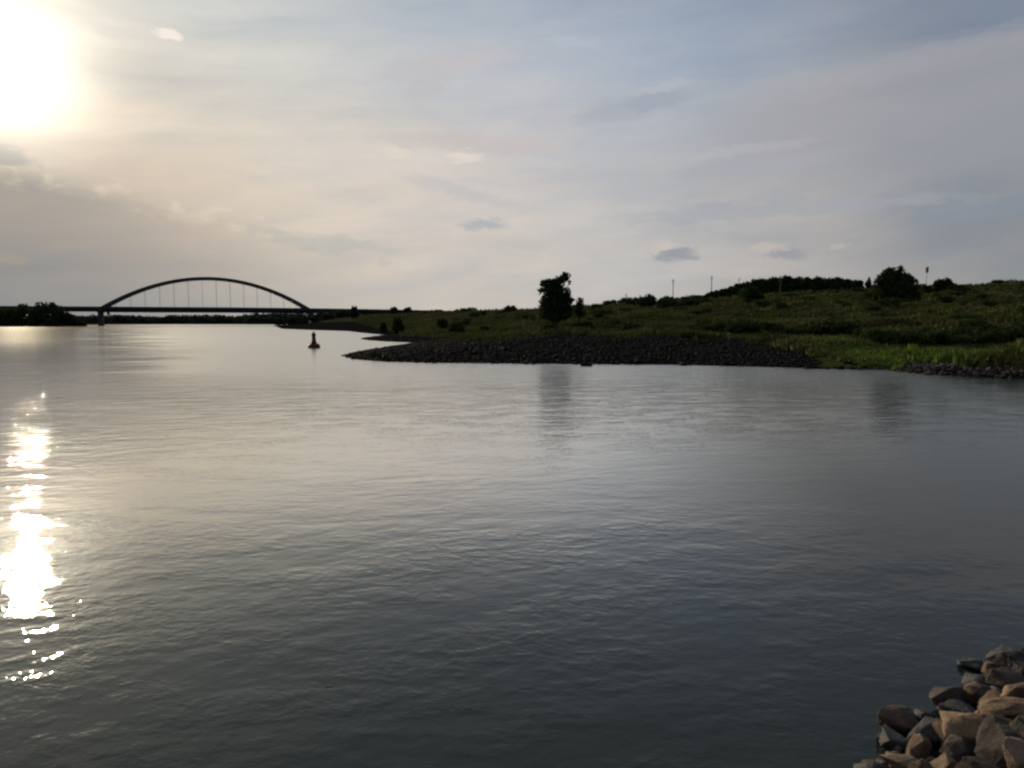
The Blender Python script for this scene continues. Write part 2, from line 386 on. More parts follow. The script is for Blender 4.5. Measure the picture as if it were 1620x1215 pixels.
def terrain(P):
    x, y = P[:, 0], P[:, 1]
    r = np.hypot(x, y); a = np.arctan2(x, y)
    ac = np.clip(a, R(-20), R(48)); px = 810+F*np.tan(ac)
    d = np.where(np.abs(a) < R(48), y, r*math.cos(R(48)))
    d = np.where((a < R(-20)) & (a > R(-90)), np.maximum(y, r*.3), d)
    dk = [np.interp(px, FX, q) for q in Ds]; hk = [np.interp(px, FX, q) for q in Hs]
    H = np.full(len(P), 1.35); 
    pd = np.full(len(P), 38.); ph = np.full(len(P), 1.05)
    pd = np.minimum(pd, dk[0]-4)
    H = np.where(d > pd, 1.05, 1.35)
    for q in range(4):
        t = np.clip((d-pd)/np.maximum(dk[q]-pd, .1), 0, 1)
        if q in (1,): t = t*t*(3-2*t)
        H = np.where(d > pd, ph+(hk[q]-ph)*t, H); pd, ph = dk[q], hk[q]
    H = np.where(d > pd, np.maximum(ph-(d-pd)*.02, np.minimum(ph, 4.0)), H)
    H = np.where(y < 20, np.minimum(np.where(r < 40, 1.35, 1.6), H), H)
    back = (y < 0); H = np.where(back, 1.35+np.clip((r-8)*.06, 0, 3.0), H)
    far = np.clip((r-30)/60, 0, 1)
    H = H+vnoise(x, y, .12, 3)*.5*far+vnoise(x, y, .33, 4)*.25*far+vnoise(x, y, .03, 5)*1.0*np.clip((r-150)/200, 0, 1)
    sA = sdist(P, polyA)+vnoise(x, y, .6, 1)*.5*np.clip(r/40, .1, 1)
    slope = np.where(r < 25, .34, .074)
    shA = np.where(sA > 0, sA*slope+np.clip(sA-22, 0, 400)*.10+np.where(r < 25, 0, .10*np.clip(sA/1.5, 0, 1)), np.maximum(sA*.3, -1.5))
    zA = np.minimum(shA, H)
    sB = sdist(P, polyB); zB = np.where(sB > 0, np.minimum(sB*.06, 1.6), np.maximum(sB*.2, -1.5))
    z = np.where(sA > 0, zA, np.where(sB > 0, zB, np.maximum(zA, zB)))
    z = z+np.where((sA > 0) & (r > 30), vnoise(x, y, 1.3, 2)*.12*np.clip(sA, 0, 1), 0)
    return z, sA, sB, px, d
azs = np.concatenate([np.arange(-180, -42, 3.), np.arange(-42, -14, .35), np.arange(-14, 37, .1), np.arange(37, 60, .5), np.arange(60, 180, 3.)])
rad = np.concatenate([[.3], np.linspace(1.2, 4, 8), np.arange(4.2, 9.5, .09), np.geomspace(9.8, 36, 34), np.arange(36.5, 72, .45), np.geomspace(72.5, 230, 120), np.geomspace(235, 700, 60), np.geomspace(730, 9000, 30)])
A2, R2 = np.meshgrid(np.radians(azs), rad, indexing='ij')
GP = np.stack([np.sin(A2).ravel()*R2.ravel(), np.cos(A2).ravel()*R2.ravel()], 1)
gz, gsA, gsB, gpx, gd = terrain(GP)
nA, nR = len(azs), len(rad)
ii, jj = np.meshgrid(np.arange(nA), np.arange(nR-1), indexing='ij'); i2 = (ii+1) % nA
Q = np.stack([ii*nR+jj, ii*nR+jj+1, i2*nR+jj+1, i2*nR+jj], -1).reshape(-1, 4)[:, ::-1]
def terr(x, y): return float(terrain(np.array([[x, y]]))[0][0])

def stonewidth(px):     # forward distance up to which the bank is bare stone
    return np.interp(px, [430, 520, 590, 640, 740, 1000, 1200, 1290, 1330, 1450, 1540, 1620, 2200], [900, 430, 270, 115, 80, 77, 68, 53, 44, 48, 46, 45, 40])
def stonemask(P, sA, px, d):
    r = np.hypot(P[:, 0], P[:, 1]); n = vnoise(P[:, 0], P[:, 1], .25, 8)*6+vnoise(P[:, 0], P[:, 1], .9, 9)*3
    m = np.clip((stonewidth(px)+n-d)/2.5+.5, 0, 1)
    m = np.maximum(m, np.clip((np.where(px < 780, 7, np.where((px > 1290) & (px < 1430), .4, 2.2))-sA+n*.3)/2+.5, 0, 1))
    return np.where(r < 30, 1.0, m)
stone = stonemask(GP, gsA, gpx, gd)
m, t, b = newmat('ground')
at_ = t.nodes.new('ShaderNodeAttribute'); at_.attribute_name = 'stone'; S = X(at_.outputs['Fac'])
co = geopos(t)
at2 = t.nodes.new('ShaderNodeAttribute'); at2.attribute_name = 'lush'; L = X(at2.outputs['Fac'])
n1 = sstep(nz(co, .09, 5, .65), .38, .62); n2 = sstep(nz(co, .35, 5, .7), .42, .62); n3 = sstep(nz(co, 1.6, 5, .7), .35, .7)
g = mixc(n1, (.026, .033, .013), (.055, .061, .024)); g = mixc(n2*.6, g, (.062, .048, .024)); g = mixc(n3*.5, g, (.018, .023, .009))
g = mixc(L, g, mixc(n3, (.045, .075, .014), (.075, .11, .022)))
s_ = mixc(n3, (.010, .0095, .0095), (.020, .018, .018)); s_ = mixc(sstep(nz(co, 6, 4, .7), .45, .65)*.6, s_, (.01, .0095, .01))
t.links.new(mixc(S, g, s_), b.inputs['Base Color']); b.inputs['Roughness'].default_value = .95; b.inputs['Specular IOR Level'].default_value = 0
bn = t.nodes.new('ShaderNodeBump'); bn.inputs['Distance'].default_value = .25; bn.inputs['Strength'].default_value = .8
t.links.new((nz(co, 3, 5, .7)).v, bn.inputs['Height']); t.links.new(bn.outputs[0], b.inputs['Normal'])
ground = mesh_arr('ground', np.column_stack([GP, gz]), Q, m, smooth=True); tag(ground, kind='structure')
def pattr(o, name, vals):
    a = o.data.attributes.new(name, 'FLOAT', 'POINT'); a.data.foreach_set('value', np.asarray(vals, 'f4'))
def lushmask(x, y, px, d):
    hi = np.interp(px, FX, D1)-1.0
    v = np.clip((px-1270)/90, 0, 1)*np.clip((d-45)/3, 0, 1)*np.clip((hi-d)/3, 0, 1)
    return v*np.clip(.8+vnoise(x*.5, y, .5, 11)*1.0, 0, 1)
lush = lushmask(GP[:, 0], GP[:, 1], gpx, gd)
pattr(ground, 'stone', stone); pattr(ground, 'lush', lush)

# ------------------------------------------------------------------ water
m, t, b = newmat('water')
co = geopos(t)
b.inputs['Base Color'].default_value = (.013, .019, .0155, 1); b.inputs['IOR'].default_value = 1.333; b.inputs['Specular IOR Level'].default_value = 0; b.inputs['Roughness'].default_value = 1
sx = t.nodes.new('ShaderNodeSeparateXYZ'); t.links.new(co, sx.inputs[0])
wx, wy = X(sx.outputs[0]), X(sx.outputs[1])
dist = X(vop('LENGTH', co))
pn = nz(cmb(wx*.05, wy*.16, 0.0), 1.0, 4, .6)
patch = nz(cmb(wx*.035, wy*.14, 0.0), 1.0, 3, .5)
patch2 = nz(cmb(wx*.006, wy*.03, 3.0), 1.0, 4, .6)
lw = X.m('LOGARITHM', X.m('MAXIMUM', wy, 1.0), 2.718)+(pn-.5)*.55      # bands of wind and current across the river, by ln(distance)
calm = sstep(wx*1.0-wy*.35, 1.0, 16.0)*sstep(wy, 22, 36)          # sheltered bay behind the groyne
calmN = sstep(wx*1.0-wy*.20, -1.0, 4.0)*.45
slick = sstep((wx/wy)*-1.0+(pn-.5)*.3, .40, .56)
near = sstep(lw, 2.75, 3.35)*(.85-slick*.72)-sstep(lw, 3.40, 3.56)*slick*.33+.68-sstep(lw, 2.15, 1.85)*.10
dip = 1.0-sstep(lw, 2.42, 2.50)*sstep(lw, 2.66, 2.58)*.35
farw = sstep(lw, 5.7, 5.9)*.85
rough = (near*dip+farw)*(sstep(patch, .34, .66)*.35+.75)*(1.0-calm*.66)*(1.0-calmN)
rough = rough*(sstep(patch2, .35, .6)*.45+.72)*1.05
w0 = nz(cmb(wx*.45+wy*.1, wy*.8-wx*.3, 0.0), 1.0, 2, .5, .4)
w1 = nz(cmb(wx*1.7+wy*.7, wy*2.5-wx*1.0, 1.0), 1.0, 2, .5, .3)
w2 = nz(cmb(wx*4.6-wy*1.4, wy*6.0+wx*1.6, 2.0), 1.0, 3, .55, .4)
w3 = nz(cmb(wx*11.0, wy*15.0, 4.0), 1.0, 2, .6, .3)
m3 = sstep(nz(cmb(wx*.55+wy*.2, wy*1.1-wx*.2, 6.0), 1.0, 3, .55), .40, .60)
hgt = (w0*.019+w1*.0130+(w2*.0112+w3*.0032)*(m3*.75+.40))*rough
bn = t.nodes.new('ShaderNodeBump'); bn.inputs['Distance'].default_value = 1.0; bn.inputs['Strength'].default_value = 1.0
t.links.new(hgt.v, bn.inputs['Height']); t.links.new(bn.outputs[0], b.inputs['Normal'])
fr = t.nodes.new('ShaderNodeFresnel'); fr.inputs['IOR'].default_value = 1.333; t.links.new(bn.outputs[0], fr.inputs['Normal'])
fv = X(fr.outputs[0]); right_dim = sstep(wx/(wy+8.0), .02, .30)  # water reflects less toward the right: brightness falloff painted into reflectivity
fac = X.m('MINIMUM', fv*(sstep(fv, .07, .30)*(1.2-right_dim*1.35)+1.0), .76)
gl = t.nodes.new('ShaderNodeBsdfGlossy'); gl.inputs['Color'].default_value = (1, 1, .965, 1); t.links.new(bn.outputs[0], gl.inputs['Normal'])
t.links.new(((sstep(dist, 14, 55)*(1.0-slick)*.18)*(1.0-calm*.5)+sstep(dist, 8, 150)*.05+.012).v, gl.inputs['Roughness'])
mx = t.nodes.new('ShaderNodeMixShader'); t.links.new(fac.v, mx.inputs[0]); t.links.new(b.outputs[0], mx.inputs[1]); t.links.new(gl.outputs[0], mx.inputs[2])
t.links.new(mx.outputs[0], t.nodes['Material Output'].inputs[0])
wm = m
wr = np.concatenate([[.5], np.geomspace(2, 12000, 60)]); wa = np.radians(np.arange(0, 360, 4.))
A3, R3 = np.meshgrid(wa, wr, indexing='ij'); wv = np.stack([np.sin(A3).ravel()*R3.ravel(), np.cos(A3).ravel()*R3.ravel(), np.zeros(A3.size)], 1)
ii, jj = np.meshgrid(np.arange(len(wa)), np.arange(len(wr)-1), indexing='ij'); i2 = (ii+1) % len(wa); n_ = len(wr)
water = mesh_arr('water', wv, np.stack([ii*n_+jj, ii*n_+jj+1, i2*n_+jj+1, i2*n_+jj], -1).reshape(-1, 4)[:, ::-1], wm); tag(water, kind='structure')

# ------------------------------------------------------------------ bridge
BY = 655.0
K0 = (325-810)/F*CT; X0 = K0*BY; BA = math.atan(K0); EX, EY = math.cos(BA), -math.sin(BA)
def bt_(px): k = (px-810)/F*CT; return (k*BY-X0)/(EX-k*EY)          # position along the bridge that shows in a column
def by_at(px): return BY+bt_(px)*EY
br_ = empty('arch_bridge', (X0, BY, 0), math.atan2(EY, EX))
tag(br_, 'dark steel arch bridge with thin vertical hangers crossing the river far away', 'bridge')
bx = bt_; ox = 0
def deckz(px):
    t_ = bt_(px); return 14.3-.00004*t_*t_*(t_ > 0)
pxs = list(range(-320, 921, 20)); mb = MB(); rl = MB()
for k in range(len(pxs)-1):
    a_, b2 = pxs[k], pxs[k+1]; p = Vector((bx(a_)-ox, 0, deckz(a_))); q = Vector((bx(b2)-ox, 0, deckz(b2))); th = 3.6 if 150 < a_ < 490 else 3.2
    i = len(mb.v)
    for pt in (p, q):
        for yy, zz in ((-6.5, -.2), (6.5, -.2), (6.5, -.7), (4.5, -th), (-4.5, -th), (-6.5, -.7)): mb.v.append(pt+Vector((0, yy, zz)))
    for c in range(6): mb.f.append([i+c, i+(c+1) % 6, i+6+(c+1) % 6, i+6+c])
    for yy in (-6.4, 6.4):
        rl.box((p+q)/2+Vector((0, yy, .4)), ((q-p).length*.999, .08, 1.1))
mb.build('deck', M['steel'], br_); rl.build('railing', M['steel'], br_)
xa, xb = bx(160)-ox, bx(490)-ox
def arch(tt): x = xa+(xb-xa)*tt; z0 = 14.0; rise = 49.0/F*BY; return x, z0+rise*(1-(2*tt-1)**2)-1.0
for yy in (-5.2, 5.2):
    mb = MB(); N = 48; i0 = len(mb.v)
    for k in range(N+1):
        tt = -.012+1.024*k/N; x, z = arch(tt); x2, z2 = arch(tt+.001); tn = Vector((x2-x, 0, z2-z)).normalized(); nn = Vector((-tn.z, 0, tn.x))
        hgt_ = 1.2+.35*abs(2*tt-1)**2
        for s1, s2 in ((-.6, -hgt_), (.6, -hgt_), (.6, hgt_), (-.6, hgt_)): mb.v.append(Vector((x, yy+s1, z))+nn*s2)
    for k in range(N):
        for c in range(4): mb.f.append([i0+k*4+c, i0+k*4+(c+1) % 4, i0+k*4+4+(c+1) % 4, i0+k*4+4+c])
    mb.f.append([0, 1, 2, 3][::-1]); mb.f.append([N*4+c for c in range(4)])
    mb.build('arch_rib', M['steel'], br_)
    for k in range(1, 15):
        tt = k/15; x, z = arch(tt); px_ = float(np.interp(x, [bt_(q) for q in range(150, 500, 5)], range(150, 500, 5)))
        if z-1.2 > deckz(px_)+.5:
            h = MB(); h.tube([(x, yy, deckz(px_)-.3), (x, yy, z-.8)], [.075, .075], 6); h.build('hanger', M['hanger'], br_)
for k in range(2, 14): mb = MB(); x, z = arch(k/15); mb.box((x, 0, z), (.8, 9.2, .9)); mb.build('cross_brace', M['steel'], br_)
def pier(px, w, mat, gz_, cap=True):
    mb = MB(); x = bx(px)-ox; zt = deckz(px)-2.7
    mb.box((x, 0, (zt+gz_)/2), (w, 8.5, zt-gz_-.01)); 
    if cap: mb.box((x, 0, zt-.6), (w*1.3, 10, 1.19)); mb.box((x, 0, gz_+.6), (w*1.35, 10.5, 1.2))
    mb.build('pier', mat, br_)
pier(160, 3.6, M['concrete'], -1); pier(172, 1.2, M['concrete'], 8.5, False)
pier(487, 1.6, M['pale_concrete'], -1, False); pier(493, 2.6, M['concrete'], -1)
for p_ in (60, 5, -60, -130, -210): pier(p_, 2.2, M['concrete'], 0)
for p_ in (575, 660, 745, 830, 915): pier(p_, 2.2, M['pale_concrete'] if p_ == 0 else M['concrete'], 0, False)

# ------------------------------------------------------------------ buoy
bp = on(497, 550.5, 0)
bu = empty('channel_buoy', (bp.x, bp.y, 0)); tag(bu, 'red channel buoy with a dark can on top floating left of the stone groyne', 'buoy')
bu.rotation_euler = (R(1.5), R(-1), .3)
mb = MB(); mb.lathe([(.35, -.5), (.62, -.3), (.68, .05), (.68, .30), (.60, .42), (.34, .50)]); mb.build('hull', M['red_paint'], bu, True)
mb = MB(); mb.lathe([(.33, .49), (.27, .75), (.22, 1.0), (.21, 1.3), (.21, 1.34)]); mb.build('tower', M['red_paint'], bu, True)
mb = MB(); mb.lathe([(.05, 1.335), (.24, 1.345), (.24, 1.66), (.22, 1.70), (.05, 1.71)]); mb.build('top_can', M['dark_paint'], bu)
mb = MB(); mb.lathe([(.06, 1.7), (.09, 1.72), (.09, 1.84), (.05, 1.9)], 12); mb.build('lantern', M['dark_paint'], bu)
for s in range(2):
    mb = MB(); a_ = s*math.pi+.6; c_, s2 = math.cos(a_), math.sin(a_)
    mb.tube([(.45*c_, .45*s2, .46), (.47*c_, .47*s2, .58), (.56*c_, .56*s2, .58), (.58*c_, .58*s2, .40)], [.02]*4, 6); mb.build('lifting_eye', M['dark_paint'], bu)

# ------------------------------------------------------------------ foliage
def leaves(rng, blobs, n, size, clump=.35, nclump=9):
    """leaf-sized faces gathered into clumps through the volume of the crown's ellipsoids; returns verts, quads"""
    vol = np.array([b[3]*b[4]*b[5] for b in blobs])**.75; cnt = np.maximum((vol/vol.sum()*n).astype(int), 8); C = []
    for (cx, cy, cz, rx_, ry_, rz_), c in zip(blobs, cnt):
        k = max(4, int(nclump)); v = rng.normal(size=(k, 3)); v /= np.linalg.norm(v, axis=1)[:, None]
        v *= (rng.uniform(.25, 1, (k, 1)))**.5*.80
        w = rng.integers(0, k, c); q = v[w]+rng.normal(size=(c, 3))*clump*rng.uniform(.5, 1.1, (k, 1))[w]
        l = np.linalg.norm(q, axis=1); q = q*np.where(l > 1.12, 1.12/l, 1)[:, None]
        C.append(q*np.array([rx_, ry_, rz_])+np.array([cx, cy, cz]))
    C = np.concatenate(C); n = len(C)
    a = rng.normal(size=(n, 3)); a /= np.linalg.norm(a, axis=1)[:, None]; bb = rng.normal(size=(n, 3)); bb -= a*(a*bb).sum(1)[:, None]; bb /= np.linalg.norm(bb, axis=1)[:, None]
    s = size*rng.uniform(.55, 1.35, (n, 1)); a *= s; bb *= s*.55
    V = np.stack([C-a, C+bb, C+a, C-bb], 1).reshape(-1, 3); V[:, 2] = np.maximum(V[:, 2], -.1)
    return V, np.arange(4*n).reshape(-1, 4)
def plant(name, label, cat, px, d, base_z, blobs, n, size, mat, group=None, trunk=True, seed=0, clump=.35, nclump=9, part='crown'):
    """blobs in metres relative to the base; d = forward distance"""
    p = at(px, HOR, d); z = terr(p.x, p.y) if base_z is None else base_z
    o = empty(name, (p.x, p.y, z-.05)); tag(o, label, cat, group)
    rng = np.random.default_rng(seed*131+int(px)); V, Qd = leaves(rng, blobs, n, size, clump, nclump)
    mesh_arr(part, V, Qd, mat, o)
    mb = MB(); top = max(blobs, key=lambda b: b[2]); H = top[2]
    r0 = max(.04, H*.028)
    mb.tube([(0, 0, -.3), (top[0]*.2, top[1]*.2, H*.35), (top[0]*.6, top[1]*.6, H*.7), (top[0], top[1], H)], [r0*1.3, r0, r0*.6, r0*.2], 7)
    for b_ in blobs:
        if b_ is top: continue
        s = b_[2]*.45; mb.tube([(b_[0]*.1, b_[1]*.1, s*.6), (b_[0]*.6, b_[1]*.6, (s+b_[2])*.5), (b_[0], b_[1], b_[2])], [r0*.7, r0*.45, r0*.15], 5)
    mb.build('trunk' if trunk else 'stem', M['bark'], o)
    return o, z
def ph(pxw, d): return pxw/F*d           # pixels to metres at distance d
def zat(py, d): return CAMZ+(HOR-py)/F*d

def outline_plant(name, label, cat, d, ppx, base_py, circles, n, size, mat, **kw):
    """circles: (px, py, half width px, half height px) describing the crown as seen; turned into 3-D ellipsoids of equal depth"""
    p = at(ppx, HOR, d); z = terr(p.x, p.y); rng = random.Random(int(ppx*3)); bl = []
    for (cx, cy, hw, hh) in circles:
        q = at(cx, cy, d); rx_ = ph(hw, d); bl.append((q.x-p.x, rng.uniform(-.3, .3)*rx_, q.z-z, rx_, rx_*rng.uniform(.8, 1.1), ph(hh, d)))
    return plant(name, label, cat, ppx, d, None, bl, n, size, mat, **kw)

# the two dominant trees and their neighbours
outline_plant('tree', 'tall dark ragged tree whose top leans right, standing alone behind the groyne', 'tree', 105, 878, 503,
    [(878, 482, 24, 22), (872, 462, 19, 13), (890, 468, 13, 16), (868, 448, 12, 7), (878, 450, 11, 8), (885, 442, 11, 7), (895, 436, 7, 6), (860, 459, 8, 4), (901, 446, 2.5, 3), (900, 474, 8, 5), (862, 485, 9, 16), (893, 490, 11, 13), (878, 497, 23, 8)],
    10500, .19, M['leaf_dark'], clump=.35, nclump=14)
outline_plant('shrub', 'small dark upright shrub close right of the tall leaning tree', 'shrub', 110, 916, 500, [(916, 483, 9, 10), (918, 475, 6, 5), (914, 494, 11, 9)], 900, .17, M['leaf_dark'], trunk=False, part='foliage')
outline_plant('round_tree', 'big round dark tree on the grassy slope at the right', 'tree', 125, 1417, 486,
    [(1417, 458, 31, 26), (1417, 437, 20, 13), (1400, 447, 17, 15), (1436, 452, 14, 16), (1398, 468, 15, 15), (1440, 470, 14, 14), (1418, 474, 25, 12), (1424, 427, 5, 6), (1405, 430, 7, 6)],
    14000, .23, M['leaf_dark'], clump=.34, nclump=16)
# leafless tree
p = at(838, HOR, 118); z = terr(p.x, p.y); bt = empty('bare_tree', (p.x, p.y, z)); tag(bt, 'thin leafless grey tree standing left of the tall leaning tree', 'tree')
mb = MB(); mb.tube([(0, 0, -.2), (.05, 0, 1.2), (0, 0, 2.4), (.12, 0, 3.6)], [.11, .085, .05, .015], 6); mb.build('trunk', M['dead_wood'], bt)
rng = random.Random(5); mb = MB()
for k in range(24):
    z0 = rng.uniform(.3, 2.8); a_ = rng.uniform(0, 6.28); L_ = rng.uniform(.5, 1.2)*(1.2-z0*.25); dx_, dy_ = math.cos(a_)*L_*.55, math.sin(a_)*L_*.55
    mb.tube([(0, 0, z0), (dx_*.6, dy_*.6, z0+L_*.5), (dx_, dy_, z0+L_*1.2)], [.035, .02, .007], 4)
for k in range(3): mb.tube([(0, 0, .2), (-.5-.15*k, .1*k, 1.0), (-.9-.25*k, .15*k, 1.9-.3*k)], [.04, .025, .008], 4)
mb.build('branches', M['dead_wood'], bt)

ORD = ['first', 'second', 'third', 'fourth', 'fifth', 'sixth', 'seventh', 'eighth', 'ninth', 'tenth', 'eleventh', 'twelfth', 'thirteenth', 'fourteenth', 'fifteenth', 'sixteenth']
# hedge of trees on the crest of the slope
tops = [(1128, 461, 12), (1142, 457, 12), (1156, 453, 12), (1170, 449, 11), (1182, 446, 9), (1196, 441, 10), (1209, 441, 11), (1226, 438, 12), (1243, 436, 13), (1260, 438, 12), (1277, 439, 12), (1293, 438, 11), (1309, 440, 12), (1325, 438.5, 11), (1341, 442, 11), (1356, 443, 9)]
for i, (hx, ty, hw) in enumerate(tops):
    d = 186+((i*37) % 5); p = at(hx, HOR, d); z = terr(p.x, p.y); by_ = HOR-(z-CAMZ)/d*F
    cy = (ty+by_)/2; hh = max((by_-ty)/2, 4)
    outline_plant('hedge_tree', 'dark bushy tree, %s from the left in the row along the hilltop' % ORD[i], 'tree', d, hx, 0,
        [(hx, cy+hh*.2, hw*1.05, hh*.9), (hx-hw*.35, ty+hh*.55, hw*.55, hh*.5), (hx+hw*.4, ty+hh*.6, hw*.5, hh*.5), (hx+hw*.1, ty+hh*.35, hw*.35, hh*.38), (hx-hw*.2, by_-hh*.3, hw, hh*.45)],
        2200, .36, M['leaf_dark'], group='trees in the row on top of the slope', seed=i, clump=.33)
outline_plant('conifer', 'small pointed dark tree at the right end of the hilltop tree row', 'tree', 185, 1376, 0, [(1376, 456, 8, 7), (1374, 449, 5, 6), (1375, 443, 2.5, 5), (1384, 455, 5, 4)], 700, .3, M['leaf_dark'])
# other bushes: (px, distance, top py, half width px, label, material)
BS = [
    (1187, 135, 452, 21, 'large dark bush low on the slope below the hilltop tree row', 'leaf_dark'),
    (1023, 165, 465, 15, 'dark rounded bush breaking the skyline left of the thin poles', 'leaf_dark'),
    (1050, 150, 472, 12, 'dark green bush below the thin pole, right of the rounded skyline bush', 'leaf_mid'),
    (1092, 150, 474, 17, 'wide dark bush on the slope between the two thin poles', 'leaf_dark'),
    (996, 175, 474, 9, 'small olive bush on the skyline well right of the tall leaning tree', 'leaf_olive'),
    (1493, 150, 439, 16, 'dark bush on the skyline just right of the mast with a box on top', 'leaf_dark'),
    (1516, 145, 450, 16, 'dark spreading bush right of and below the skyline bush', 'leaf_dark'),
    (1466, 150, 451, 10, 'low bush filling the gap right of the big round tree', 'leaf_olive'),
    (1565, 130, 465, 13, 'low brownish bush on the upper slope near the right side', 'leaf_olive'),
    (808, 240, 483.5, 11, 'flat dark bush on the skyline left of the bare tree', 'leaf_far'),
    (560, 420, 484, 6.5, 'small round tree in front of the bridge approach, just past the arch', 'leaf_far'),
    (623, 400, 485.5, 7.5, 'left one of two round trees in front of the bridge approach', 'leaf_far'),
    (645, 400, 486, 7.5, 'right one of two round trees in front of the bridge approach', 'leaf_far'),
    (630, 165, 500, 9, 'dark bush on the grass above the second groyne', 'leaf_dark'),
    (606, 190, 508, 6, 'little bush at the water edge left of the dark one', 'leaf_dark'),
    (700, 170, 502, 9, 'dark bush in the meadow above the small inlet', 'leaf_dark'),
    (722, 130, 508, 12, 'wide low bush in the meadow left of the groyne stones', 'leaf_mid'),
    (873, 86, 512, 16, 'dark bush low on the grass directly below the tall leaning tree', 'leaf_dark'),
    (920, 92, 507, 20, 'long dark bush beneath the small upright shrub', 'leaf_dark'),
    (1075, 80, 518, 22, 'wide dark bush at the upper edge of the bare stones', 'leaf_dark'),
    (1110, 118, 492, 12, 'dark reddish bush halfway up the middle of the slope', 'leaf_olive'),
]
for i, (hx, d, ty, hw, lab, mt) in enumerate(BS):
    p = at(hx, HOR, d); z = terr(p.x, p.y); by_ = HOR-(z-CAMZ)/d*F; hh = max((by_-ty)/2, hw*.28); cy = ty+hh
    n = int(min(3000, max(500, hw*hh*16)))
    nm = 'tree' if 'tree in' in lab or 'trees in' in lab else 'bush'
    outline_plant(nm, lab, nm, d, hx, 0, [(hx, cy+hh*.25, hw*.95, hh*.8), (hx-hw*.35, ty+hh*.75, hw*.5, hh*.6), (hx+hw*.3, ty+hh*.6, hw*.45, hh*.55), (hx+hw*.65, cy+hh*.3, hw*.4, hh*.5)],
        n, max(.15, d*.0016), M[mt], trunk=(nm == 'tree'), seed=i+50, part='crown' if nm == 'tree' else 'foliage')
# row of low dark scrub along the foot of the slope
rng = random.Random(11); protos = []
def proto_bush(k, mat, w, h):
    r_ = np.random.default_rng(k); V, Qd = leaves(r_, [(0, 0, h*.45, w*.5, w*.4, h*.5), (-w*.25, .1, h*.6, w*.28, w*.3, h*.35), (w*.28, -.1, h*.55, w*.25, w*.25, h*.4)], 520, .15, .34, 9)
    o = empty('scrub_bush'); f = mesh_arr('foliage', V, Qd, mat, o); mb = MB()
    for q in range(5): mb.tube([(0, 0, -.2), ((q-2)*w*.08, .05*q, h*.4), ((q-2)*w*.18, .1*(q-2), h*.8)], [.04, .03, .01], 5)
    s = mb.build('stem', M['bark'], o); return o
protos = [proto_bush(1, M['leaf_dark'], 3.0, 1.4), proto_bush(2, M['leaf_mid'], 2.4, 1.1), proto_bush(3, M['leaf_olive'], 2.2, .9), proto_bush(4, M['leaf_dark'], 2.0, 1.0)]
used = set()
def put_bush(k, px, d, s, label, group):
    src = protos[k]; p = at(px, HOR, d); z = terr(p.x, p.y)
    if k in used:
        o = src.copy(); COL.objects.link(o)
        for ch in src.children: c = ch.copy(); COL.objects.link(c); c.parent = o
    else: o = src; used.add(k)
    o.location = (p.x, p.y, z-.03); o.rotation_euler = (0, 0, rng.uniform(0, 6.28)); o.scale = (s*rng.uniform(.8, 1.25), s*rng.uniform(.8, 1.2), s*rng.uniform(.8, 1.2))
    tag(o, label, 'bush', group); return o
x = 1128
while x < 1660:
    d = np.interp(x, FX, D1)+rng.uniform(1, 6); put_bush(rng.choice((0, 0, 3, 3, 1)), x, d, rng.uniform(.75, 1.25), 'low dark bush in the line along the foot of the grassy slope', 'bushes along the foot of the slope'); x += rng.uniform(10, 20)
for k in range(110):
    px_ = rng.uniform(650, 1640); d1 = np.interp(px_, FX, D1)+8; d4 = np.interp(px_, FX, D4)-6
    d = d1+(d4-d1)*rng.random()**.8
    put_bush(rng.choice((0, 1, 2, 3, 3, 1)), px_, d, rng.uniform(.5, 1.25)*(.75+.25*d/120), 'small bush scattered in the rough grass of the slope', 'bushes scattered over the grassy slope')
for k in range(26):      # brushy line of the skyline
    px_ = rng.uniform(960, 1130); d = np.interp(px_, FX, D4)-rng.uniform(0, 8)
    put_bush(rng.choice((0, 1, 3)), px_, d, rng.uniform(.7, 1.25), 'low bush on the skyline left of the hilltop tree row', 'bushes on the skyline')

# trees on the left bank
TL = [(-8, 483, 20), (14, 482.5, 16), (36, 479, 13), (52, 483.5, 12), (66, 478.5, 12), (80, 477, 13), (93, 482, 10), (22, 485, 15), (106, 492, 10), (116, 498, 8), (127, 503, 7)]
TL.sort()
for i, (hx, ty, hw) in enumerate(TL):
    d = 505+(i*13) % 25 if hx < 100 else 520; by_ = 514.5; hh = (by_-ty)/2
    p = at(hx, HOR, d)
    hh *= 1.12
    bl = [((0), 0, ph(hh, d)*.95, ph(hw, d), ph(hw, d), ph(hh, d)*.95), (-ph(hw, d)*.4, 1, ph(hh*1.35, d), ph(hw*.55, d), 4, ph(hh*.6, d)), (ph(hw, d)*.4, -1, ph(hh*1.4, d), ph(hw*.5, d), 4, ph(hh*.55, d)), (0, 0, ph(hh*.4, d), ph(hw*1.1, d), 5, ph(hh*.5, d))]
    plant('riverbank_tree', 'dark leafy tree, %s from the left in the clump on the far left bank' % ORD[i], 'tree', hx, d, None, bl, 1100, 1.0, M['leaf_dark'], 'trees on the far left bank', seed=i+200, clump=.34)
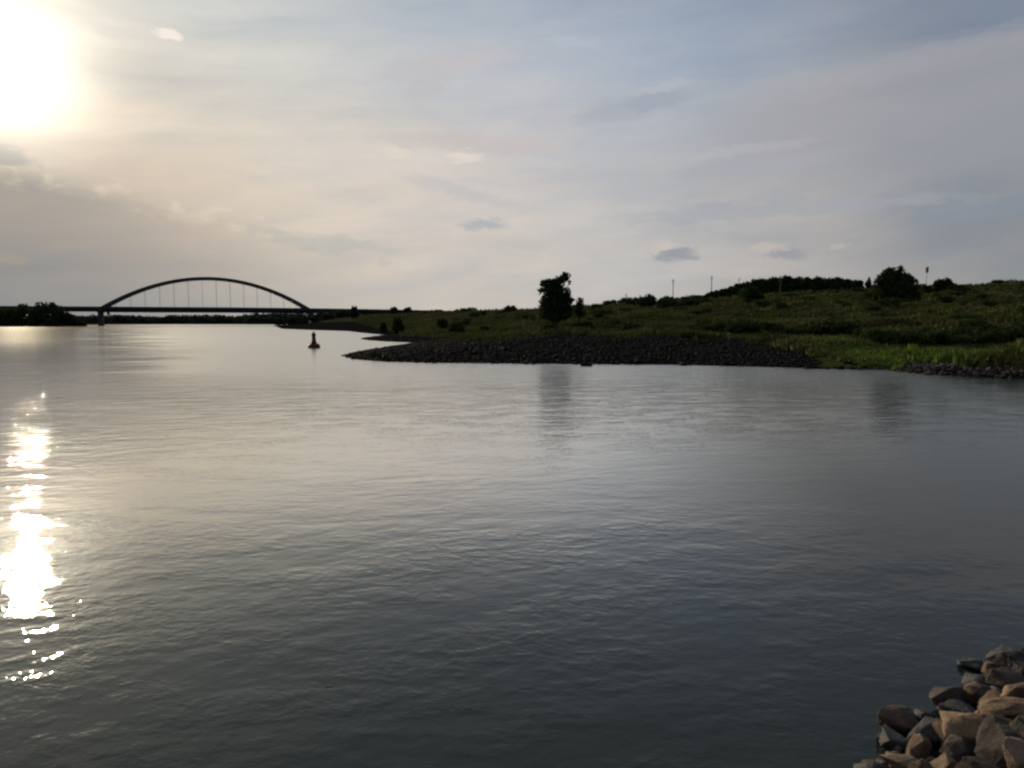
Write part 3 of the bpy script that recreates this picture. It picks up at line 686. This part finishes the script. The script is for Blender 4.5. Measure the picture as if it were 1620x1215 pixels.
# bushes and small trees on the low shore under the right end of the arch
for i, hx in enumerate(range(398, 560, 11)):
    d = 545+(i*17) % 30 if hx > 440 else 900; s = d/545; ty = 497+(i*7) % 5; hh = (512-ty)/2; hw = 8+(i*5) % 4
    if d > 800: z0 = .8; 
    p = at(hx, HOR, d)
    bl = [(0, 0, ph(hh, d), ph(hw, d), ph(hw, d), ph(hh, d)), (ph(3, d), 0, ph(hh*1.4, d), ph(hw*.5, d), ph(hw*.5, d), ph(hh*.55, d))]
    plant('shore_tree', 'small tree, %s from the left under the right end of the arch' % ORD[i], 'tree', hx, d, None, bl, 420, .9*s, M['leaf_far'], 'trees beneath the right end of the arch', seed=i+300)
# far-off wood behind the bridge
rng2 = np.random.default_rng(77); bl = []
for k in range(420):
    px_ = 60+900*(k+rng2.random())/420; d = rng2.uniform(925, 1080); top = 8.5+vnoise(np.array([px_]), np.array([0.]), .03, 6)[0]*5+rng2.uniform(-1, 1.3)
    if 385 < px_ < 520: top += 3.0
    if px_ > 520: top += 4.0
    p = at(px_, HOR, d); bl.append((p.x, d, top*.5+1.0, rng2.uniform(5, 9), 6, top*.55))
V, Qd = leaves(rng2, bl, 60000, 1.8, .42, 10)
far = mesh_arr('distant_wood', V, Qd, M['leaf_far']); tag(far, 'hazy band of distant woodland on the far shore under the bridge', 'woodland', kind='stuff')

# ------------------------------------------------------------------ ground cover
rngn = np.random.default_rng(4)
def scatter(n, pxr, dr, power=1.0):
    px_ = rngn.uniform(*pxr, n); u = rngn.random(n)**power; lo = np.interp(px_, FX, D1)*.8; hi = np.interp(px_, FX, D4)*1.02
    if dr: lo = np.full(n, dr[0]); hi = np.full(n, dr[1])
    d = 1/(1/lo+(1/hi-1/lo)*u); return (px_-810)/F*d/CT*.9968, d
xs, ys = scatter(110000, (560, 2250), None, .8)
zz, sA, sB, pxx, dd = terrain(np.stack([xs, ys], 1)); sm = stonemask(np.stack([xs, ys], 1), sA, pxx, dd)
keep = (sA > .3) & (rngn.random(len(xs)) > sm) & (zz > .06); xs, ys, zz = xs[keep], ys[keep], zz[keep]; n = len(xs)
h = rngn.uniform(.10, .38, n)*(1+1.9*np.clip(vnoise(xs, ys, .35, 21)*2.4, 0, 1)); V = []; 
for k in range(3):
    a_ = rngn.uniform(0, 6.28, n); w = rngn.uniform(.10, .28, n); le = rngn.uniform(-.2, .2, (n, 2))
    ox_, oy_ = rngn.uniform(-.15, .15, n), rngn.uniform(-.15, .15, n)
    V.append(np.stack([np.stack([xs+ox_-np.cos(a_)*w, ys+oy_-np.sin(a_)*w, zz-.05], 1), np.stack([xs+ox_+np.cos(a_)*w, ys+oy_+np.sin(a_)*w, zz-.05], 1), np.stack([xs+ox_+le[:, 0], ys+oy_+le[:, 1], zz+h], 1)], 1))
V = np.concatenate(V).reshape(-1, 3)
gc = mesh_arr('grass_cover', V, np.arange(len(V)).reshape(-1, 3), M['tuft'], n=3); pattr(gc, 'lush', np.tile(np.repeat(lushmask(xs, ys, pxx[keep], dd[keep]), 3), 3)); tag(gc, 'rough olive grass and weeds covering the bank and slope', 'grass', kind='stuff')

# ------------------------------------------------------------------ stones
ico = bmesh.new(); bmesh.ops.create_icosphere(ico, subdivisions=1, radius=1); IV = np.array([v.co[:] for v in ico.verts]); IF = np.array([[v.index for v in f.verts] for f in ico.faces]); ico.free()
def rubble(name, xs, ys, zz, size, mat, label, seed):
    r_ = np.random.default_rng(seed); n = len(xs); k = len(IV)
    s = size[:, None]*r_.uniform(.55, 1.2, (n, 3)); s[:, 2] *= .75
    J = IV[None]*(1+r_.uniform(-.28, .28, (n, k, 1)))*s[:, None]
    a_ = r_.uniform(0, 6.28, n); c_, s2 = np.cos(a_)[:, None], np.sin(a_)[:, None]
    Xx = J[..., 0]*c_-J[..., 1]*s2+xs[:, None]; Yy = J[..., 0]*s2+J[..., 1]*c_+ys[:, None]; Zz = J[..., 2]+zz[:, None]+s[:, 2:3]*.25
    V = np.stack([Xx, Yy, Zz], -1).reshape(-1, 3); Fq = (IF[None]+np.arange(n)[:, None, None]*k).reshape(-1, 3)
    o = mesh_arr(name, V, Fq, mat, n=3); tag(o, label, 'rubble', kind='stuff'); return o
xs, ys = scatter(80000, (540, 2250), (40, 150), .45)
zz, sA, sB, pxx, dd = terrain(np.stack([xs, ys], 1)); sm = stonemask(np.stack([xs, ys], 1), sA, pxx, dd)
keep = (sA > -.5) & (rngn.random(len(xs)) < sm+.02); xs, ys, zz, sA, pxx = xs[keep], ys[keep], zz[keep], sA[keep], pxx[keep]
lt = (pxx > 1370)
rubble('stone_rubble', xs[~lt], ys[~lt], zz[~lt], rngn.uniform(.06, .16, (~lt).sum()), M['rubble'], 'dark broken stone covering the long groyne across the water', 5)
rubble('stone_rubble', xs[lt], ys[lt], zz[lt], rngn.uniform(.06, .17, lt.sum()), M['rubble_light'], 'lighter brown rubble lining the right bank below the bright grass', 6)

def rockmesh(seed, npt=15, bev=.032, rough=.06):
    """angular broken stone: hull of random points, edges worn round"""
    r_ = random.Random(seed); bm = bmesh.new()
    for k in range(npt):
        v = Vector((r_.gauss(0, 1), r_.gauss(0, 1), r_.gauss(0, 1))).normalized()*r_.uniform(.82, 1.05); bm.verts.new(v)
    h = bmesh.ops.convex_hull(bm, input=bm.verts[:]); bmesh.ops.delete(bm, geom=[g for g in h['geom_interior'] if isinstance(g, bmesh.types.BMVert)], context='VERTS')
    bmesh.ops.dissolve_limit(bm, angle_limit=R(16), verts=bm.verts[:], edges=bm.edges[:])
    if bev:
        bmesh.ops.bevel(bm, geom=bm.edges[:]+bm.verts[:], offset=bev, segments=2, affect='EDGES', profile=.6, clamp_overlap=True)
        bmesh.ops.triangulate(bm, faces=bm.faces[:]); bmesh.ops.subdivide_edges(bm, edges=[e for e in bm.edges if e.calc_length() > .12], cuts=2, use_grid_fill=True)
        bmesh.ops.triangulate(bm, faces=bm.faces[:]); off = Vector((seed*3.1, seed*1.7, 0))
        for v in bm.verts: v.co *= 1+mnoise.noise(v.co*2.4+off)*.10+mnoise.noise(v.co*7+off)*rough
    lo = Vector([min(v.co[i] for v in bm.verts) for i in range(3)]); hi = Vector([max(v.co[i] for v in bm.verts) for i in range(3)])
    for v in bm.verts: v.co = Vector([(v.co[i]-(lo[i]+hi[i])/2)/(hi[i]-lo[i]) for i in range(3)])
    bmesh.ops.recalc_face_normals(bm, faces=bm.faces[:])
    me = bpy.data.meshes.new('rock'); bm.to_mesh(me); bm.free()
    if bev: me.shade_smooth()
    return me
# single stones along the water's edge of the right bank and of the groyne
small = [rockmesh(900+i, 12, 0) for i in range(8)]
for k_, me in enumerate(small): me.materials.append(M['rubble_light'] if k_ < 4 else M['rubble'])
rng = random.Random(21)
def edge_stone(px, py, s, mi, lab, grp):
    p = on(px, py, 0); z = terr(p.x, p.y)
    o = bpy.data.objects.new('bank_stone', small[mi]); COL.objects.link(o); o.location = (p.x, p.y, max(z, -.05)+s*.18)
    o.rotation_euler = (rng.uniform(-.3, .3), rng.uniform(-.3, .3), rng.uniform(0, 6.28)); o.scale = (s*rng.uniform(.8, 1.5), s*rng.uniform(.8, 1.3), s*rng.uniform(.5, .85)); tag(o, lab, 'stone', grp)
FPX = [551, 575, 620, 700, 800, 930, 1060, 1180, 1290, 1350, 1400, 1440, 1480, 1540, 1620, 1700]; FPY = [566, 569.5, 572, 574, 575, 576, 577, 579, 583, 584, 584, 590, 593, 597, 599, 603]
for k in range(110):
    px_ = rng.uniform(1400, 1650); py_ = np.interp(px_, FPX, FPY)-rng.random()**1.3*22+.6
    edge_stone(px_, py_, rng.uniform(.18, .42), rng.randrange(4), 'pale brown stone on the right bank just above the waterline', 'stones lining the right bank')
for k in range(125):
    px_ = rng.uniform(552, 1370); py_ = np.interp(px_, FPX, FPY)-rng.random()**2*9+.4
    edge_stone(px_, py_, rng.uniform(.2, .5), 4+rng.randrange(4), 'dark stone along the waterline of the long groyne', 'stones along the waterline of the groyne')
p = on(927, 579, 0); o = bpy.data.objects.new('rock', small[5]); COL.objects.link(o); o.location = (p.x, p.y, .03); o.scale = (.85, .5, .28); tag(o, 'dark flat rock standing alone in the water just off the groyne', 'rock')

# foreground boulders: px, py (centre), width px, height px, height above water (m), roll, material, label
FG = [
    (1541, 1051, 40, 15, .03, 4, 'stone_dark', 'flat dark slab lying out in the water, farthest left of the upper rocks'),
    (1592, 1046, 46, 42, .16, -10, 'stone_dark', 'dark rounded boulder at the top of the rock heap'),
    (1569, 1058, 26, 22, .08, 15, 'stone_brown', 'brown stone between the flat slab and the topmost boulder'),
    (1597, 1076, 58, 32, .22, -14, 'stone_grey', 'long dark grey rock below the topmost boulder'),
    (1540, 1086, 14, 10, .02, 0, 'stone_brown', 'tiny tan stone at the water edge under the flat slab'),
    (1542, 1101, 44, 34, .10, 22, 'stone_brown', 'brown wedge with a lit tan upper edge, left of the grey rock'),
    (1500, 1110, 44, 42, .08, 8, 'stone_grey', 'rounded grey boulder at the water edge with a pale left side'),
    (1525, 1131, 64, 34, .06, -8, 'stone_dark', 'black shadowed rock under the rounded grey boulder'),
    (1571, 1107, 34, 28, .22, 5, 'stone_brown', 'dull brown stone in the middle of the upper heap'),
    (1612, 1094, 46, 20, .34, 24, 'stone_tan', 'narrow tan slab tilted up to the right at the picture edge'),
    (1560, 1132, 26, 22, .26, -10, 'stone_tan', 'small tan stone on the left tip of the big tilted slab'),
    (1600, 1124, 74, 34, .34, 16, 'stone_tan', 'big tan slab rising to the right under the narrow slab'),
    (1550, 1164, 82, 62, .30, 18, 'stone_tan', 'largest tan boulder in the middle of the heap'),
    (1590, 1176, 70, 72, .40, 30, 'stone_grey', 'large grey boulder with its shaded face right of the largest tan one'),
    (1493, 1163, 34, 50, .18, -12, 'stone_brown', 'upright reddish brown stone left of the largest tan boulder'),
    (1516, 1190, 44, 42, .25, 10, 'stone_grey', 'grey stone low between the reddish stone and the tan boulder'),
    (1421, 1138, 52, 36, .10, 12, 'stone_brown', 'brown rock on top of the leftmost group in the water'),
    (1402, 1166, 22, 14, .05, 0, 'stone_grey', 'small pale stone at the left tip of the leftmost group'),
    (1424, 1178, 50, 38, .06, -6, 'stone_dark', 'black boulder beneath the brown rock of the leftmost group'),
    (1458, 1140, 34, 30, .08, 30, 'stone_dark', 'small dark rock behind the leftmost group'),
    (1466, 1166, 44, 60, .12, -28, 'stone_dark', 'tall dark rock leaning right between the two groups'),
    (1453, 1186, 26, 40, .18, -20, 'stone_brown', 'thin brown stone leaning on the black boulder'),
    (1427, 1209, 54, 26, .16, 4, 'stone_tan', 'tan stone cut by the bottom edge, below the black boulder'),
    (1379, 1212, 34, 16, .04, 0, 'stone_brown', 'low brown stone in the bottom left corner of the heap'),
    (1496, 1210, 46, 30, .30, -5, 'stone_tan', 'tan stone at the bottom edge below the reddish stone'),
    (1612, 1200, 34, 48, .55, 4, 'stone_tan', 'pinkish upright stone in the bottom right corner'),
    (1545, 1212, 52, 26, .42, 8, 'stone_grey', 'grey brown rock at the bottom edge under the largest tan boulder'),
    (1460, 1216, 34, 24, .25, 10, 'stone_brown', 'brown stone at the bottom edge below the thin leaning one'),
    (1622, 1060, 34, 28, .25, -20, 'stone_dark', 'dark rock cut by the right edge beside the topmost boulder'),
    (1582, 1148, 40, 26, .36, 12, 'stone_brown', 'shaded brown stone wedged under the big tilted slab'),
    (1622, 1160, 40, 44, .50, -8, 'stone_grey', 'grey rock at the right edge under the big tilted slab'),
]
for i, (px_, py_, w, h, zc, roll, mt, lab) in enumerate(FG):
    me = rockmesh(40+i, 15+(i*5) % 10); me.materials.append(M[mt])
    o = bpy.data.objects.new('boulder', me); COL.objects.link(o); p = on(px_, py_, zc)
    dd_ = (p-Vector((0, 0, CAMZ))).length; k = dd_/F*.93
    W_, H_ = w*k*1.05, h*k*1.05
    o.location = p; o.scale = (W_, (W_+H_)*.5, H_); a0 = math.atan2(p.x, p.y)
    o.rotation_euler = Matrix.Rotation(-a0, 3, 'Z').to_4x4().to_euler()
    o.rotation_euler = (Matrix.Rotation(-a0, 3, 'Z') @ Matrix.Rotation(R(-roll), 3, 'Y') @ Matrix.Rotation(R(-25), 3, 'X')).to_euler()
    tag(o, lab, 'rock', 'boulders heaped at the water edge')
# smaller broken stone filling the camera's own bank
n = 14000; xs = rngn.uniform(-12, 18, n); ys = rngn.uniform(-7, 14, n); zz, sA, sB, pxx, dd = terrain(np.stack([xs, ys], 1))
keep = (sA > -.12) & (np.hypot(xs, ys) < 19) & (np.hypot(xs, ys) > .6); xs, ys, zz = xs[keep], ys[keep], zz[keep]
rubble('stone_rubble', xs, ys, zz-.04, rngn.uniform(.04, .13, len(xs)), M['stone_dark'], 'small broken stones between and under the near boulders', 8)

n = 2600; xs = rngn.uniform(1.5, 7.5, n); ys = rngn.uniform(3.5, 8, n); zz, sA, sB, pxx, dd = terrain(np.stack([xs, ys], 1))
keep = (sA > .08) & (rngn.random(n) < .8); xs, ys, zz = xs[keep], ys[keep], zz[keep]
rubble('stone_chips', xs, ys, zz+rngn.uniform(-.03, .05, len(xs)), rngn.uniform(.015, .05, len(xs)), M['stone_brown'], 'brown chips of stone lodged in the gaps of the near boulders', 9)

# ------------------------------------------------------------------ poles and masts on the skyline
def pole(px, d, ty, r_, label, arm=0, head=False, mat='pole'):
    p = at(px, HOR, d); z = terr(p.x, p.y); top = zat(ty, d); o = empty('utility_pole' if not head else 'signal_mast', (p.x, p.y, z)); tag(o, label, 'pole' if not head else 'mast')
    mb = MB(); mb.tube([(0, 0, -.3), (0, 0, (top-z)*.5), (0, 0, top-z)], [r_, r_*.85, r_*.7], 8); mb.build('shaft', M[mat], o)
    if arm:
        for q_, w_ in ((.93, 1), (.85, .7)): mb = MB(); mb.box((0, 0, (top-z)*q_), (arm*w_, .1, .12)); mb.build('crossarm', M[mat], o)
    if head:
        mb = MB(); mb.box((0, 0, top-z-.2), (.55, .4, 1.1)); mb.box((0, -.1, top-z+.45), (.7, .55, .1)); mb.build('head_box', M['dark_paint'], o)
pole(1064, 230, 442, .13, 'thin tall pole rising above the skyline bushes, left one of two', 1.0)
pole(1124.5, 225, 437, .14, 'thin tall pole just left of the hilltop tree row, right one of two', .8)
pole(990, 240, 465, .10, 'short thin pole on the skyline left of the rounded bush', .5)
pole(1168, 200, 440, .08, 'slim pole poking out of the left part of the hilltop tree row', .4)
pole(1233, 178, 438, .07, 'slender grey post standing in front of the hilltop tree row', 0)
pole(1463, 180, 427, .07, 'slim mast with a dark box on top right of the big round tree', 0, True, mat='pale_concrete')

# a leaf adrift
p = on(519, 1085, 0); mb = MB(); mb.v = [Vector(v) for v in ((-.06, 0, .012), (-.02, -.02, .006), (.05, -.012, .012), (.07, .0, .02), (.04, .016, .012), (-.02, .02, .01))]; mb.f = [[0, 1, 5], [1, 2, 4, 5], [2, 3, 4]]
o = mb.build('drifting_leaf', M['bark']); o.location = (p.x, p.y, 0.004); o.scale = (.6, .6, .6); tag(o, 'single small dark leaf drifting on the near water', 'leaf')
